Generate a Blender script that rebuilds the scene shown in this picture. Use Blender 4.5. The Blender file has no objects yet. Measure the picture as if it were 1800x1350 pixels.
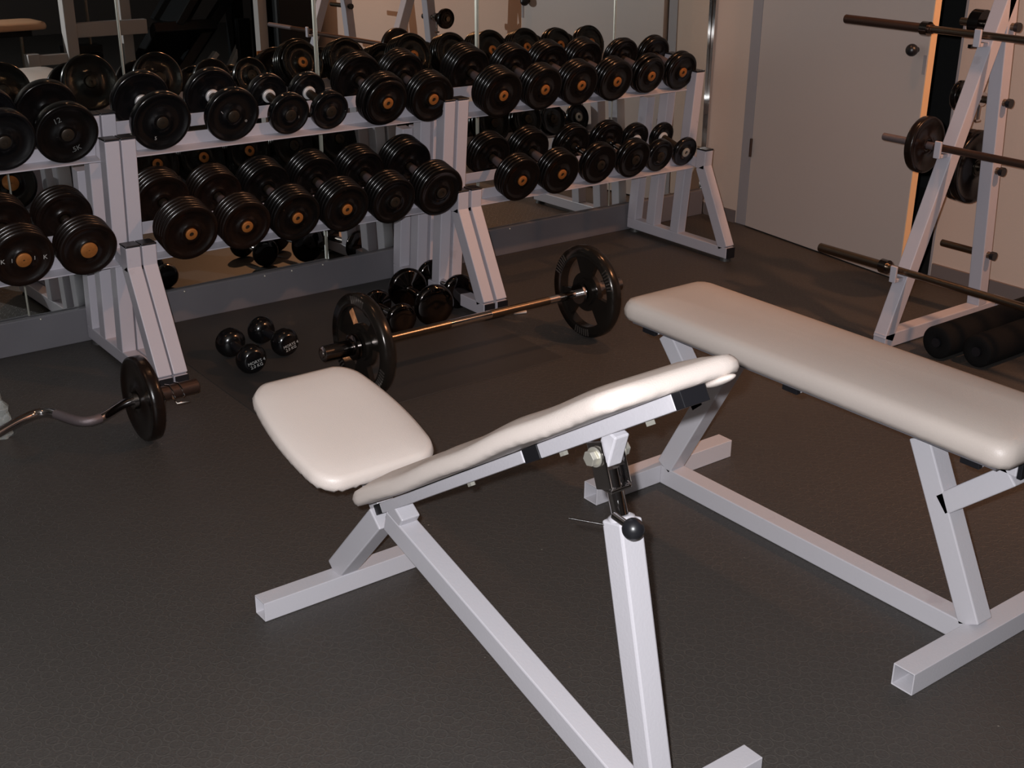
import bpy, bmesh, math, random
from mathutils import Vector, Matrix
R = math.radians
random.seed(7)
SC = bpy.context.scene
COL = SC.collection

# ------------------------------------------------------------ camera, light, exposure
CAM_R = ((0.79700031, -0.60388795, 0.01048086),
         (0.22340556, 0.31088006, 0.92382008),
         (0.56114211, 0.73394341, -0.38268343))      # right, up, forward
cr, cu, cf = (Vector(v) for v in CAM_R)
cd = bpy.data.cameras.new('camera'); cam = bpy.data.objects.new('camera', cd); COL.objects.link(cam)
cd.sensor_width = 36; cd.lens = 2200 / 1800 * 36; cd.clip_start = 0.02
m3 = Matrix((cr, cu, -cf)).transposed()
cam.matrix_world = Matrix.Translation((0, 0, 1.5)) @ m3.to_4x4()
SC.camera = cam
SC.view_settings.view_transform = 'Standard'; SC.view_settings.look = 'None'
SC.view_settings.exposure = 0.0; SC.view_settings.gamma = 1.0
SC.view_settings.use_curve_mapping = False
w = bpy.data.worlds.new('world'); SC.world = w; w.use_nodes = True
w.node_tree.nodes['Background'].inputs[0].default_value = (0.01, 0.009, 0.009, 1)
w.node_tree.nodes['Background'].inputs[1].default_value = 0.3

def lamp(name, kind, loc, power, color, size=0.05, target=None, **kw):
    l = bpy.data.lights.new(name, kind); l.energy = power; l.color = color
    if kind == 'AREA': l.size = size
    else: l.shadow_soft_size = size
    for k, v in kw.items(): setattr(l, k, v)
    o = bpy.data.objects.new(name, l); COL.objects.link(o); o.location = loc
    if target is not None:
        o.rotation_euler = (Vector(target) - Vector(loc)).to_track_quat('-Z', 'Y').to_euler()
    return o
FL = Vector((0, 0, 1.5)) - cr * 0.035 + cu * 0.035 + cf * 0.01
lamp('camera_flash', 'POINT', FL, 325, (0.965, 0.965, 1.0), 0.012)
lamp('ceiling_spot_right', 'SPOT', (3.86, 1.0, 2.50), 165, (1.0, 0.46, 0.22), 0.05, target=(3.9, 2.7, 0.5), spot_size=R(105), spot_blend=0.6)
lamp('ceiling_spot_corner', 'SPOT', (3.45, 3.0, 2.54), 40, (1.0, 0.45, 0.2), 0.04, target=(3.3, 3.15, 0), spot_size=R(58), spot_blend=0.7)
lamp('ceiling_spot_middle', 'SPOT', (2.0, 3.1, 2.52), 9, (1.0, 0.5, 0.26), 0.05, target=(1.9, 3.0, 0), spot_size=R(120), spot_blend=0.8)
lamp('ceiling_spot_left', 'SPOT', (0.2, 2.8, 2.52), 6, (1.0, 0.5, 0.25), 0.05, target=(0.4, 2.4, 0), spot_size=R(120), spot_blend=0.8)

# ------------------------------------------------------------ materials
MAT = {}
def mat(name, col, rough=0.5, metal=0.0, bump=None, var=None, coat=0.0, spec=0.5, trans=0.0, wear=None):
    m = bpy.data.materials.new(name); m.use_nodes = True
    nt = m.node_tree; b = nt.nodes['Principled BSDF']
    b.inputs['Base Color'].default_value = (*col, 1); b.inputs['Roughness'].default_value = rough
    b.inputs['Metallic'].default_value = metal; b.inputs['Specular IOR Level'].default_value = spec
    b.inputs['Coat Weight'].default_value = coat; b.inputs['Transmission Weight'].default_value = trans
    tc = nt.nodes.new('ShaderNodeTexCoord')
    if var or wear:
        n = nt.nodes.new('ShaderNodeTexNoise'); n.inputs['Scale'].default_value = (var or wear)[0]
        n.inputs['Detail'].default_value = 6
        nt.links.new(tc.outputs['Object'], n.inputs['Vector'])
        r = nt.nodes.new('ShaderNodeValToRGB')
        c2 = (var or wear)[1]
        if var:
            r.color_ramp.elements[0].position = 0.3; r.color_ramp.elements[1].position = 0.7
        else:
            r.color_ramp.elements[0].position = 0.66; r.color_ramp.elements[1].position = 0.72
        r.color_ramp.elements[0].color = (*col, 1); r.color_ramp.elements[1].color = (*c2, 1)
        nt.links.new(n.outputs['Fac'], r.inputs['Fac']); nt.links.new(r.outputs['Color'], b.inputs['Base Color'])
    if bump:
        n = nt.nodes.new('ShaderNodeTexNoise'); n.inputs['Scale'].default_value = bump[0]; n.inputs['Detail'].default_value = 4
        nt.links.new(tc.outputs['Object'], n.inputs['Vector'])
        bp = nt.nodes.new('ShaderNodeBump'); bp.inputs['Strength'].default_value = bump[1]; bp.inputs['Distance'].default_value = 0.002
        nt.links.new(n.outputs['Fac'], bp.inputs['Height']); nt.links.new(bp.outputs['Normal'], b.inputs['Normal'])
    MAT[name] = m
    return m
mat('paint', (0.46, 0.447, 0.475), 0.35, bump=(180, 0.15), wear=(9, (0.42, 0.40, 0.43)))
mat('rack_paint', (0.40, 0.38, 0.42), 0.4, bump=(150, 0.15), wear=(9, (0.34, 0.32, 0.35)))
mat('bench_pad', (0.60, 0.53, 0.485), 0.42, bump=(420, 0.22), var=(5, (0.58, 0.51, 0.465)))
mat('bench_pad_grey', (0.47, 0.415, 0.375), 0.45, bump=(420, 0.22), var=(4, (0.44, 0.385, 0.35)))
mat('plastic', (0.008, 0.008, 0.010), 0.35)
mat('rubber', (0.029, 0.027, 0.026), 0.55, bump=(90, 0.2))
mat('foam', (0.0045, 0.004, 0.004), 0.85, bump=(300, 0.4), spec=0.12)
mat('iron', (0.002, 0.0018, 0.0018), 0.21, bump=(120, 0.12), var=(30, (0.004, 0.003, 0.0028)), spec=0.35)
mat('iron_brown', (0.004, 0.0024, 0.002), 0.24, bump=(120, 0.15), var=(25, (0.009, 0.0045, 0.003)), spec=0.38)
mat('iron_gloss', (0.003, 0.003, 0.0035), 0.18, bump=(60, 0.08))
mat('washer', (0.40, 0.15, 0.035), 0.5, metal=0.4, var=(60, (0.25, 0.09, 0.02)))
mat('hub', (0.03, 0.022, 0.015), 0.4, metal=0.5)
mat('handle', (0.16, 0.13, 0.135), 0.42, metal=0.6, bump=(600, 0.5))
mat('chrome', (0.62, 0.60, 0.60), 0.09, metal=1.0)
mat('dark_chrome', (0.20, 0.18, 0.17), 0.14, metal=1.0)
mat('steel', (0.20, 0.165, 0.13), 0.30, metal=1.0, bump=(200, 0.1))
mat('old_steel', (0.062, 0.036, 0.027), 0.40, metal=0.7, bump=(200, 0.3))
mat('bolt', (0.55, 0.53, 0.46), 0.35, metal=0.7)
mat('mirror', (0.80, 0.83, 0.80), 0.0, metal=1.0)
mat('wood', (0.10, 0.07, 0.04), 0.6)
mat('white_ink', (0.32, 0.32, 0.31), 0.6)
mat('grey_ink', (0.10, 0.11, 0.11), 0.6)
mat('yellow_ink', (0.30, 0.26, 0.03), 0.6)
mat('red_ink', (0.3, 0.02, 0.03), 0.6)
mat('wall', (0.52, 0.40, 0.33), 0.75, bump=(120, 0.25), var=(1.5, (0.50, 0.38, 0.315)))
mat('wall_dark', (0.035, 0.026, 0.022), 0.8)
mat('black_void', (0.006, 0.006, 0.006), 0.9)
mat('ceiling', (0.16, 0.14, 0.12), 0.9)
mat('door', (0.43, 0.365, 0.335), 0.45, bump=(40, 0.08))
mat('door_edge_warm_light', (0.72, 0.45, 0.24), 0.6)  # orange of the warm lamplight painted into the door's free edge
mat('shade_strip_lock_grey', (0.27, 0.245, 0.25), 0.6)  # shadow band beside the door as a grey colour; lock plate shares it
mat('ledge', (0.115, 0.11, 0.12), 0.5, bump=(60, 0.2), var=(3, (0.09, 0.085, 0.095)))
mat('baseboard', (0.13, 0.105, 0.10), 0.6)
mat('machine_white', (0.30, 0.28, 0.27), 0.5)
mat('machine_black', (0.003, 0.0035, 0.004), 0.5, spec=0.2)
mat('warm_lit_pad', (0.45, 0.24, 0.13), 0.55)  # orange light on the mirrored bench top, put into its colour
mat('label_tape', (0.09, 0.09, 0.085), 0.6)
mat('bright_collar', (0.62, 0.62, 0.62), 0.4, metal=0.35)
mat('clear_plastic', (0.85, 0.9, 0.88), 0.12, trans=0.85, spec=0.8)

def floor_material():
    m = bpy.data.materials.new('rubber_floor'); m.use_nodes = True; nt = m.node_tree; L = nt.links.new
    b = nt.nodes['Principled BSDF']
    tc = nt.nodes.new('ShaderNodeTexCoord')
    # mottled grey brown rubber
    n = nt.nodes.new('ShaderNodeTexNoise'); n.inputs['Scale'].default_value = 220; n.inputs['Detail'].default_value = 5
    L(tc.outputs['Object'], n.inputs['Vector'])
    r = nt.nodes.new('ShaderNodeValToRGB'); r.color_ramp.elements[0].position = 0.3; r.color_ramp.elements[1].position = 0.7
    r.color_ramp.elements[0].color = (0.036, 0.033, 0.031, 1); r.color_ramp.elements[1].color = (0.056, 0.052, 0.048, 1)
    L(n.outputs['Fac'], r.inputs['Fac'])
    n2 = nt.nodes.new('ShaderNodeTexNoise'); n2.inputs['Scale'].default_value = 1.3; n2.inputs['Detail'].default_value = 3
    L(tc.outputs['Object'], n2.inputs['Vector'])
    mx = nt.nodes.new('ShaderNodeMix'); mx.data_type = 'RGBA'; mx.blend_type = 'MULTIPLY'
    r2 = nt.nodes.new('ShaderNodeValToRGB'); r2.color_ramp.elements[0].color = (0.8, 0.8, 0.8, 1); r2.color_ramp.elements[1].color = (1.15, 1.1, 1.08, 1)
    L(n2.outputs['Fac'], r2.inputs['Fac']); mx.inputs[0].default_value = 1
    L(r.outputs['Color'], mx.inputs[6]); L(r2.outputs['Color'], mx.inputs[7])
    # round studs: a staggered grid of low discs
    v = nt.nodes.new('ShaderNodeTexVoronoi'); v.inputs['Scale'].default_value = 34; v.inputs['Randomness'].default_value = 0.28
    L(tc.outputs['Object'], v.inputs['Vector'])
    ring = nt.nodes.new('ShaderNodeValToRGB'); e = ring.color_ramp.elements
    e[0].position = 0.40; e[0].color = (0, 0, 0, 1); e[1].position = 0.52; e[1].color = (0, 0, 0, 1)
    k = e.new(0.46); k.color = (1, 1, 1, 1)
    L(v.outputs['Distance'], ring.inputs['Fac'])
    n4 = nt.nodes.new('ShaderNodeTexNoise'); n4.inputs['Scale'].default_value = 9
    L(tc.outputs['Object'], n4.inputs['Vector'])
    mu = nt.nodes.new('ShaderNodeMath'); mu.operation = 'MULTIPLY'; L(ring.outputs['Color'], mu.inputs[0]); L(n4.outputs['Fac'], mu.inputs[1])
    m2 = nt.nodes.new('ShaderNodeMath'); m2.operation = 'MULTIPLY'; L(mu.outputs[0], m2.inputs[0]); m2.inputs[1].default_value = 0.22
    mx2 = nt.nodes.new('ShaderNodeMix'); mx2.data_type = 'RGBA'
    L(m2.outputs[0], mx2.inputs[0]); L(mx.outputs[2], mx2.inputs[6]); mx2.inputs[7].default_value = (0.15, 0.14, 0.12, 1)
    # lint and chalk flecks
    v2 = nt.nodes.new('ShaderNodeTexVoronoi'); v2.inputs['Scale'].default_value = 14
    mp = nt.nodes.new('ShaderNodeMapping'); mp.inputs['Scale'].default_value = (1, 1, 1); L(tc.outputs['Object'], mp.inputs['Vector']); L(mp.outputs[0], v2.inputs['Vector'])
    fl = nt.nodes.new('ShaderNodeValToRGB'); fl.color_ramp.elements[0].position = 0.024; fl.color_ramp.elements[0].color = (1, 1, 1, 1)
    fl.color_ramp.elements[1].position = 0.034; fl.color_ramp.elements[1].color = (0, 0, 0, 1)
    L(v2.outputs['Distance'], fl.inputs['Fac'])
    th = nt.nodes.new('ShaderNodeMath'); th.operation = 'GREATER_THAN'; th.inputs[1].default_value = 0.72
    sp = nt.nodes.new('ShaderNodeSeparateColor'); L(v2.outputs['Color'], sp.inputs[0]); L(sp.outputs[0], th.inputs[0])
    m3_ = nt.nodes.new('ShaderNodeMath'); m3_.operation = 'MULTIPLY'; L(fl.outputs['Color'], m3_.inputs[0]); L(th.outputs[0], m3_.inputs[1])
    m4 = nt.nodes.new('ShaderNodeMath'); m4.operation = 'MULTIPLY'; L(m3_.outputs[0], m4.inputs[0]); m4.inputs[1].default_value = 0.6
    mx3 = nt.nodes.new('ShaderNodeMix'); mx3.data_type = 'RGBA'; L(m4.outputs[0], mx3.inputs[0]); L(mx2.outputs[2], mx3.inputs[6]); mx3.inputs[7].default_value = (0.3, 0.28, 0.24, 1)
    L(mx3.outputs[2], b.inputs['Base Color'])
    b.inputs['Roughness'].default_value = 0.5; b.inputs['Specular IOR Level'].default_value = 0.35
    bp = nt.nodes.new('ShaderNodeBump'); bp.inputs['Strength'].default_value = 0.35; bp.inputs['Distance'].default_value = 0.002
    ad = nt.nodes.new('ShaderNodeMath'); ad.operation = 'ADD'; L(n.outputs['Fac'], ad.inputs[0]); L(ring.outputs['Color'], ad.inputs[1])
    L(ad.outputs[0], bp.inputs['Height']); L(bp.outputs['Normal'], b.inputs['Normal'])
    MAT['rubber_floor'] = m
floor_material()

# ------------------------------------------------------------ helpers
def crease_split(bm, a=R(50)):
    es = [e for e in bm.edges if len(e.link_faces) == 2 and e.link_faces[0].normal.angle(e.link_faces[1].normal, 0) > a]
    if es: bmesh.ops.split_edges(bm, edges=es)
class G:
    """collects world-space geometry for one mesh"""
    def __init__(s): s.v = []; s.f = []; s.sm = []
    def add(s, vs, fs, smooth=False):
        n = len(s.v); s.v += [Vector(p) for p in vs]; s.f += [tuple(i + n for i in f) for f in fs]; s.sm += [smooth] * len(fs)
        return s
    def box(s, x0, x1, y0, y1, z0, z1):
        vs = [(x, y, z) for z in (z0, z1) for y in (y0, y1) for x in (x0, x1)]
        return s.add(vs, [(0, 2, 3, 1), (4, 5, 7, 6), (0, 1, 5, 4), (2, 6, 7, 3), (0, 4, 6, 2), (1, 3, 7, 5)])
    def tube(s, p0, p1, w, h, side=(1, 0, 0), open0=False, open1=False, t=0.003):
        """rectangular tube; w along 'side', h across"""
        p0, p1 = Vector(p0), Vector(p1); d = (p1 - p0).normalized()
        a = Vector(side); a = (a - d * a.dot(d)).normalized(); b = d.cross(a)
        def ring(p, w_, h_): return [p + a * (w_ / 2 * i) + b * (h_ / 2 * j) for i, j in ((-1, -1), (1, -1), (1, 1), (-1, 1))]
        s.add(ring(p0, w, h) + ring(p1, w, h), [(i, (i + 1) % 4, (i + 1) % 4 + 4, i + 4) for i in range(4)])
        for op, p, dd, flip in ((open0, p0, d, 1), (open1, p1, -d, 0)):
            o = ring(p, w, h)
            if not op: s.add(o, [(3, 2, 1, 0) if flip else (0, 1, 2, 3)])
            else:
                i_ = ring(p, w - 2 * t, h - 2 * t); dp = ring(p + dd * 0.12, w - 2 * t, h - 2 * t)
                s.add(o + i_, [(i, i + 4, (i + 1) % 4 + 4, (i + 1) % 4) for i in range(4)])
                s.add(i_ + dp, [(i, i + 4, (i + 1) % 4 + 4, (i + 1) % 4) for i in range(4)] + [(4, 5, 6, 7)])
        return s
    def cyl(s, p0, p1, r0, r1=None, n=20, caps=True, smooth=True):
        r1 = r0 if r1 is None else r1
        p0, p1 = Vector(p0), Vector(p1); d = (p1 - p0).normalized()
        a = d.orthogonal().normalized(); b = d.cross(a)
        vs = []
        for p, r in ((p0, r0), (p1, r1)):
            vs += [p + a * (r * math.cos(2 * math.pi * i / n)) + b * (r * math.sin(2 * math.pi * i / n)) for i in range(n)]
        s.add(vs, [(i, (i + 1) % n, (i + 1) % n + n, i + n) for i in range(n)], smooth)
        if caps: s.add(vs, [tuple(range(n - 1, -1, -1)), tuple(range(n, 2 * n))])
        return s
    def lathe(s, c, axis, prof, n=40, smooth=True):
        """prof: list of (distance along axis, radius)"""
        c, d = Vector(c), Vector(axis).normalized(); a = d.orthogonal().normalized(); b = d.cross(a)
        vs = []
        for h, r in prof:
            vs += [c + d * h + a * (r * math.cos(2 * math.pi * i / n)) + b * (r * math.sin(2 * math.pi * i / n)) for i in range(n)]
        fs = [(k * n + i, k * n + (i + 1) % n, (k + 1) * n + (i + 1) % n, (k + 1) * n + i) for k in range(len(prof) - 1) for i in range(n)]
        return s.add(vs, fs, smooth)
    def path(s, pts, r, n=12):
        pts = [Vector(p) for p in pts]; vs = []; up = Vector((0, 0, 1))
        for i, p in enumerate(pts):
            d = (pts[min(i + 1, len(pts) - 1)] - pts[max(i - 1, 0)]).normalized()
            a = d.cross(up)
            a = a.normalized() if a.length > 1e-3 else Vector((1, 0, 0)); b = d.cross(a)
            vs += [p + a * (r * math.cos(2 * math.pi * k / n)) + b * (r * math.sin(2 * math.pi * k / n)) for k in range(n)]
        fs = [(k * n + i, k * n + (i + 1) % n, (k + 1) * n + (i + 1) % n, (k + 1) * n + i) for k in range(len(pts) - 1) for i in range(n)]
        s.add(vs, fs, True); s.add(vs, [tuple(range(n - 1, -1, -1)), tuple(range((len(pts) - 1) * n, len(pts) * n))])
        return s
    def sphere(s, c, r, n=20, sc=(1, 1, 1)):
        c = Vector(c); vs = [c + Vector((0, 0, r * sc[2]))]; m = n // 2
        for j in range(1, m):
            t = math.pi * j / m
            vs += [c + Vector((r * sc[0] * math.sin(t) * math.cos(2 * math.pi * i / n), r * sc[1] * math.sin(t) * math.sin(2 * math.pi * i / n), r * sc[2] * math.cos(t))) for i in range(n)]
        vs.append(c - Vector((0, 0, r * sc[2])))
        fs = [(0, 1 + i, 1 + (i + 1) % n) for i in range(n)]
        for j in range(m - 2):
            o = 1 + j * n; fs += [(o + i, o + n + i, o + n + (i + 1) % n, o + (i + 1) % n) for i in range(n)]
        o = 1 + (m - 2) * n; fs += [(o + i, len(vs) - 1, o + (i + 1) % n) for i in range(n)]
        return s.add(vs, fs, True)
    def go(s, name, m, parent=None, bevel=0.0, label=None, normals=True, crease=True):
        me = bpy.data.meshes.new(name)
        off = WORLD.get(parent.name, Matrix.Identity(4)).inverted() if parent else Matrix.Identity(4)
        me.from_pydata([off @ v for v in s.v], [], s.f)
        me.polygons.foreach_set('use_smooth', s.sm)
        bm = bmesh.new(); bm.from_mesh(me); bmesh.ops.remove_doubles(bm, verts=bm.verts, dist=1e-5)
        if normals: bmesh.ops.recalc_face_normals(bm, faces=bm.faces)
        if crease and not bevel: crease_split(bm)
        bm.to_mesh(me); bm.free()
        me.materials.append(MAT[m])
        o = bpy.data.objects.new(name, me); COL.objects.link(o)
        if parent: o.parent = parent
        WORLD[o.name] = WORLD.get(parent.name, Matrix.Identity(4)).copy() if parent else Matrix.Identity(4)
        if bevel:
            b = o.modifiers.new('bevel', 'BEVEL'); b.width = bevel; b.segments = 2; b.limit_method = 'ANGLE'; b.angle_limit = R(40)
        if label: o['label'] = label
        return o
WORLD = {}
def thing(name, label, cat, loc, group=None, rot=None):
    o = bpy.data.objects.new(name, None); COL.objects.link(o); o.empty_display_size = 0.05
    M = Matrix.Translation(loc)
    if rot is not None: M = M @ rot.to_4x4()
    o.matrix_world = M; WORLD[o.name] = M
    o['label'] = label; o['category'] = cat
    if group: o['group'] = group
    return o
def tag(o, label, cat, group=None):
    o['label'] = label; o['category'] = cat
    if group: o['group'] = group
    return o
def struct(o, label=None):
    o['kind'] = 'structure'
    if label: o['label'] = label
    return o
def text(name, s, size, M, m, parent, ext=0.0003):
    c = bpy.data.curves.new(name, 'FONT'); c.body = s; c.size = size; c.extrude = ext; c.align_x = 'CENTER'; c.align_y = 'CENTER'; c.resolution_u = 2
    o = bpy.data.objects.new(name, c); COL.objects.link(o)
    bpy.context.view_layer.update()
    me = bpy.data.meshes.new_from_object(o); bpy.data.objects.remove(o); bpy.data.curves.remove(c)
    me.transform(WORLD[parent.name].inverted() @ M); me.materials.append(MAT[m])
    t = bpy.data.objects.new(name, me); COL.objects.link(t); t.parent = parent
    return t

# ------------------------------------------------------------ room
XW, YM = 4.20, 4.035
MYAWS, MTILT = {2.202: 1.3, 2.908: 0.4, 3.612: 0.2}, 0.45      # the glass panels hang very slightly askew
XL, YF, ZC = -4.2, -5.2, 2.6
XR, YE = 8.0, 0.45     # beyond YE the gym widens into a dark hall
struct(G().box(XL, XR, YF, YM + 0.2, -0.1, 0).go('floor', 'rubber_floor'), 'dark grey rubber gym floor with faint round studs')
struct(G().box(XL, XR, YF, YM + 0.2, ZC, ZC + 0.1).go('ceiling', 'ceiling'))
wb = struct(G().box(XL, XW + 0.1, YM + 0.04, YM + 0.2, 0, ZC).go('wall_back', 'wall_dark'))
seams = [-1.9, -1.2, -0.5, 0.2, 0.385, 1.091, 1.497, 2.202, 2.908, 3.612, 4.195]
seams = [-3.15, -2.44, -1.735, -1.03, -0.325, 0.385, 1.091, 1.497, 2.202, 2.908, 3.612, 4.19]
for a, b in zip(seams[:-1], seams[1:]):
    xm = (a + b) / 2; hw = (b - a) / 2 - .002; MYAW = MYAWS.get(a, 0.9)
    q = [(xm + sx * hw, YM + .010 + sx * hw * math.tan(R(MYAW)) + (z - 1.1) * math.tan(R(MTILT)) + dy, z) for dy in (0, .006) for z in (.118, 2.2) for sx in (-1, 1)]
    G().add(q, [(0, 1, 3, 2), (4, 6, 7, 5), (0, 4, 5, 1), (2, 3, 7, 6), (0, 2, 6, 4), (1, 5, 7, 3)]).go('mirror_panel', 'mirror', wb)
for a in seams[6:-1]:
    G().box(a - 0.0012, a + 0.0012, YM + 0.004, YM + 0.024, 0.118, 2.2).go('joint_strip', 'bolt', wb, label='thin pale joint between two mirrors')
G().box(4.185, 4.197, YM - 0.010, YM + 0.006, 0.0, 2.2).go('edge_strip', 'chrome', wb, label='shiny metal edge strip of the mirror')
lb = struct(G().box(XL, 4.18, YM - 0.018, YM + 0.03, 0, 0.116).go('trim_1', 'ledge', bevel=0.003), 'grey painted ledge under the mirrors')
for x in (0.62, 1.12, 1.3, 1.62, 1.93, 2.04, 2.17, 3.05):
    G().sphere((x, YM - 0.019, 0.108), 0.004, 10).go('screw', 'bolt', lb)
# right wall with a door opening
D0, D1, DH = 2.775, 3.765, 2.05
wr = struct((G().box(XW, XW + 0.12, D1 + 0.05, YM + 0.1, 0, ZC).box(XW, XW + 0.12, YE, D0, 0, ZC).box(XW, XW + 0.12, D0, D1 + 0.05, DH, ZC)).go('wall_right', 'wall'), 'beige wall beside and beyond the door')
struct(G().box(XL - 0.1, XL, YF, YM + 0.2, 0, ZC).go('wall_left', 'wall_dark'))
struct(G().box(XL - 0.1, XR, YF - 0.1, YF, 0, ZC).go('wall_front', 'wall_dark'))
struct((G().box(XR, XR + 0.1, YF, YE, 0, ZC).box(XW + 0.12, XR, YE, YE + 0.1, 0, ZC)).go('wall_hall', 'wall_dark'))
# dark space behind the door
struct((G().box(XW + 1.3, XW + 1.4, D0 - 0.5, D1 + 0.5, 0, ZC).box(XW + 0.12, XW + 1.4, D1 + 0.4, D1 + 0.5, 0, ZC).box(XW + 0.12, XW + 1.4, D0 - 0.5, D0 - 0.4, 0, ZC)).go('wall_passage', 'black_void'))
struct((G().box(XW - 0.004, XW + 0.06, D1 - 0.004, D1 + 0.052, 0, DH).box(XW + 0.001, XW + 0.06, D0 - 0.0, D0 + 0.012, 0, DH)).go('trim_2', 'shade_strip_lock_grey', bevel=0.002), 'grey strip for the shadow beside the door, with a slim jamb')  # hinge-side strip stands in for the soft shadow on the wall
struct((G().box(XW - 0.012, XW - 0.0005, D1 + 0.06, YM - 0.02, 0.0, 0.055)).go('baseboard_right', 'baseboard'))
struct((G().box(XW - 0.012, XW - 0.0005, YE, D0 - 0.01, 0.0, 0.07)).go('baseboard_front', 'baseboard'))
# open door leaf
hx, hy, fx, fy = 4.180, 3.745, 4.075, 2.83
dd = (Vector((fx, fy, 0)) - Vector((hx, hy, 0))); dl = dd.length; dn = dd.normalized(); ds = Vector((0.9936, -0.1134, 0)); ds = Vector((-dn.y, dn.x, 0))
if ds.x < 0: ds = -ds
def dpt(a, s_, z): return Vector((hx, hy, 0)) + dn * a + ds * s_ + Vector((0, 0, z))
gd = G(); gd.add([dpt(a, s_, z) for z in (0.006, 2.02) for s_ in (0, 0.034) for a in (0, dl - 0.002)], [(0, 2, 3, 1), (4, 5, 7, 6), (0, 1, 5, 4), (2, 6, 7, 3), (0, 4, 6, 2), (1, 3, 7, 5)])
dr = gd.go('door_1', 'door', bevel=0.0015); struct(dr, 'flat pale door leaf standing ajar')
ge = G(); ge.add([dpt(a, s_, z) for z in (0.006, 2.02) for s_ in (0.001, 0.033) for a in (dl - 0.002, dl)], [(0, 2, 3, 1), (4, 5, 7, 6), (0, 1, 5, 4), (2, 6, 7, 3), (0, 4, 6, 2), (1, 3, 7, 5)])
ge.go('edge_band', 'door_edge_warm_light', dr, label='door edge coloured orange for the warm light on it')
gk = G(); kp = dpt(dl - 0.055, 0, 0.885)
gk.cyl(kp, kp - ds * 0.018, 0.010); gk.sphere(kp - ds * 0.030, 0.023)
gk.go('door_knob', 'plastic', dr, label='black ball knob')
gh = G(); gh.cyl(dpt(0.002, -0.006, 0.32), dpt(0.002, -0.006, 0.40), 0.006).go('hinge', 'old_steel', dr)
gp = G(); gp.add([dpt(a, s_, z) for z in (0.80, 0.87) for s_ in (-0.002, 0) for a in (dl - 0.02, dl - 0.004)], [(0, 2, 3, 1), (4, 5, 7, 6), (0, 1, 5, 4), (2, 6, 7, 3), (0, 4, 6, 2), (1, 3, 7, 5)])
gp.go('lock_plate', 'shade_strip_lock_grey', dr)

mt = G().box(1.447, 2.475, 2.955, 4.010, 0, 0.002).go('rubber_mat', 'rubber', bevel=0.001)
tag(mt, 'thin black rubber mat on the floor below the middle dumbbell rack', 'mat')

# ------------------------------------------------------------ dumbbell racks
TA = R(15.5); U = Vector((0, math.cos(TA), math.sin(TA))); NN = Vector((0, -math.sin(TA), math.cos(TA)))
UP0 = Vector((0, 3.685, 0.656)); LO0 = Vector((0, 3.621, 0.352))
FLG = 0.040; GAP = 0.125
def rack(x0, x1, label, dzu=0.018, dzl=0.013):
    t = thing('dumbbell_rack', label, 'rack', ((x0 + x1) / 2, 3.7, 0), 'grey steel dumbbell racks along the mirror wall')
    for xa in (x0, x1 - 0.045):
        xc = xa + 0.0225
        ug = G(); ug.tube((xc, 3.405, 0.0375), (xc, 4.01, 0.0375), 0.045, 0.045, (1, 0, 0))
        ug.go('base_bar', 'rack_paint', t, 0.003)
        G().box(xa + 0.002, xa + 0.043, 3.398, 3.405, 0.016, 0.059).go('end_cap', 'plastic', t)
        for y in (3.43, 3.98): G().cyl((xc, y, 0), (xc, y, 0.0155), 0.024, 0.02).go('rubber_foot', 'rubber', t)
        for yb, top in ((3.985, 0.60), (3.865, 0.79), (3.716, 0.738)):
            sh = -0.054 * top / 0.75
            G().tube((xc, yb, 0.058), (xc, yb + sh, top), 0.045, 0.05).go('upright', 'rack_paint', t, 0.003)
            if top > 0.7: G().box(xa - 0.001, xa + 0.046, yb + sh - 0.026, yb + sh + 0.026, top, top + 0.006).go('end_cap', 'plastic', t, 0.002)
        g = G(); g.tube((xc, 3.428, 0.055), (xc, 3.588, 0.365), 0.045, 0.05); g.tube((xc, 3.588, 0.355), (xc, 3.585, 0.432), 0.045, 0.05)
        g.go('front_leg', 'rack_paint', t, 0.003)
        G().box(xa - 0.001, xa + 0.046, 3.559, 3.611, 0.432, 0.438).go('end_cap', 'plastic', t, 0.002)
        g = G(); g.tube((xc, 3.60, 0.375), (xc, 3.84, 0.42), 0.04, 0.04); g.go('side_arm', 'rack_paint', t, 0.002)
    for o0 in (UP0 + Vector((0, 0, dzu)), LO0 + Vector((0, 0, dzl))):
        for back in (0, 1):
            s_ = 1 if not back else -1
            A = o0 if not back else o0 + U * (2 * FLG + GAP)
            q = [A, A + U * (FLG * s_), A + U * (FLG * s_) + NN * 0.040, A + U * ((FLG + 0.004) * s_) + NN * 0.040, A + U * ((FLG + 0.004) * s_) - NN * 0.004, A - NN * 0.004]
            vs = [Vector((x, p.y, p.z)) for x in (x0 + 0.045, x1 - 0.045) for p in q]
            n = 6; fs = [(i, (i + 1) % n, (i + 1) % n + n, i + n) for i in range(n)]
            fs += [(0, 1, 4, 5), (1, 2, 3, 4), (6, 11, 10, 7), (7, 10, 9, 8)]
            G().add(vs, fs).go('shelf_rail', 'rack_paint', t, 0.0012)
    return t
rack(0.12, 1.311, 'grey steel dumbbell rack at the left, cut off by the photo edge')
rack(1.316, 2.520, 'grey steel dumbbell rack in the middle, behind the rubber mat')
rack(2.532, 3.746, 'grey steel dumbbell rack at the right, next to the door wall', 0.008, 0.004)

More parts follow.
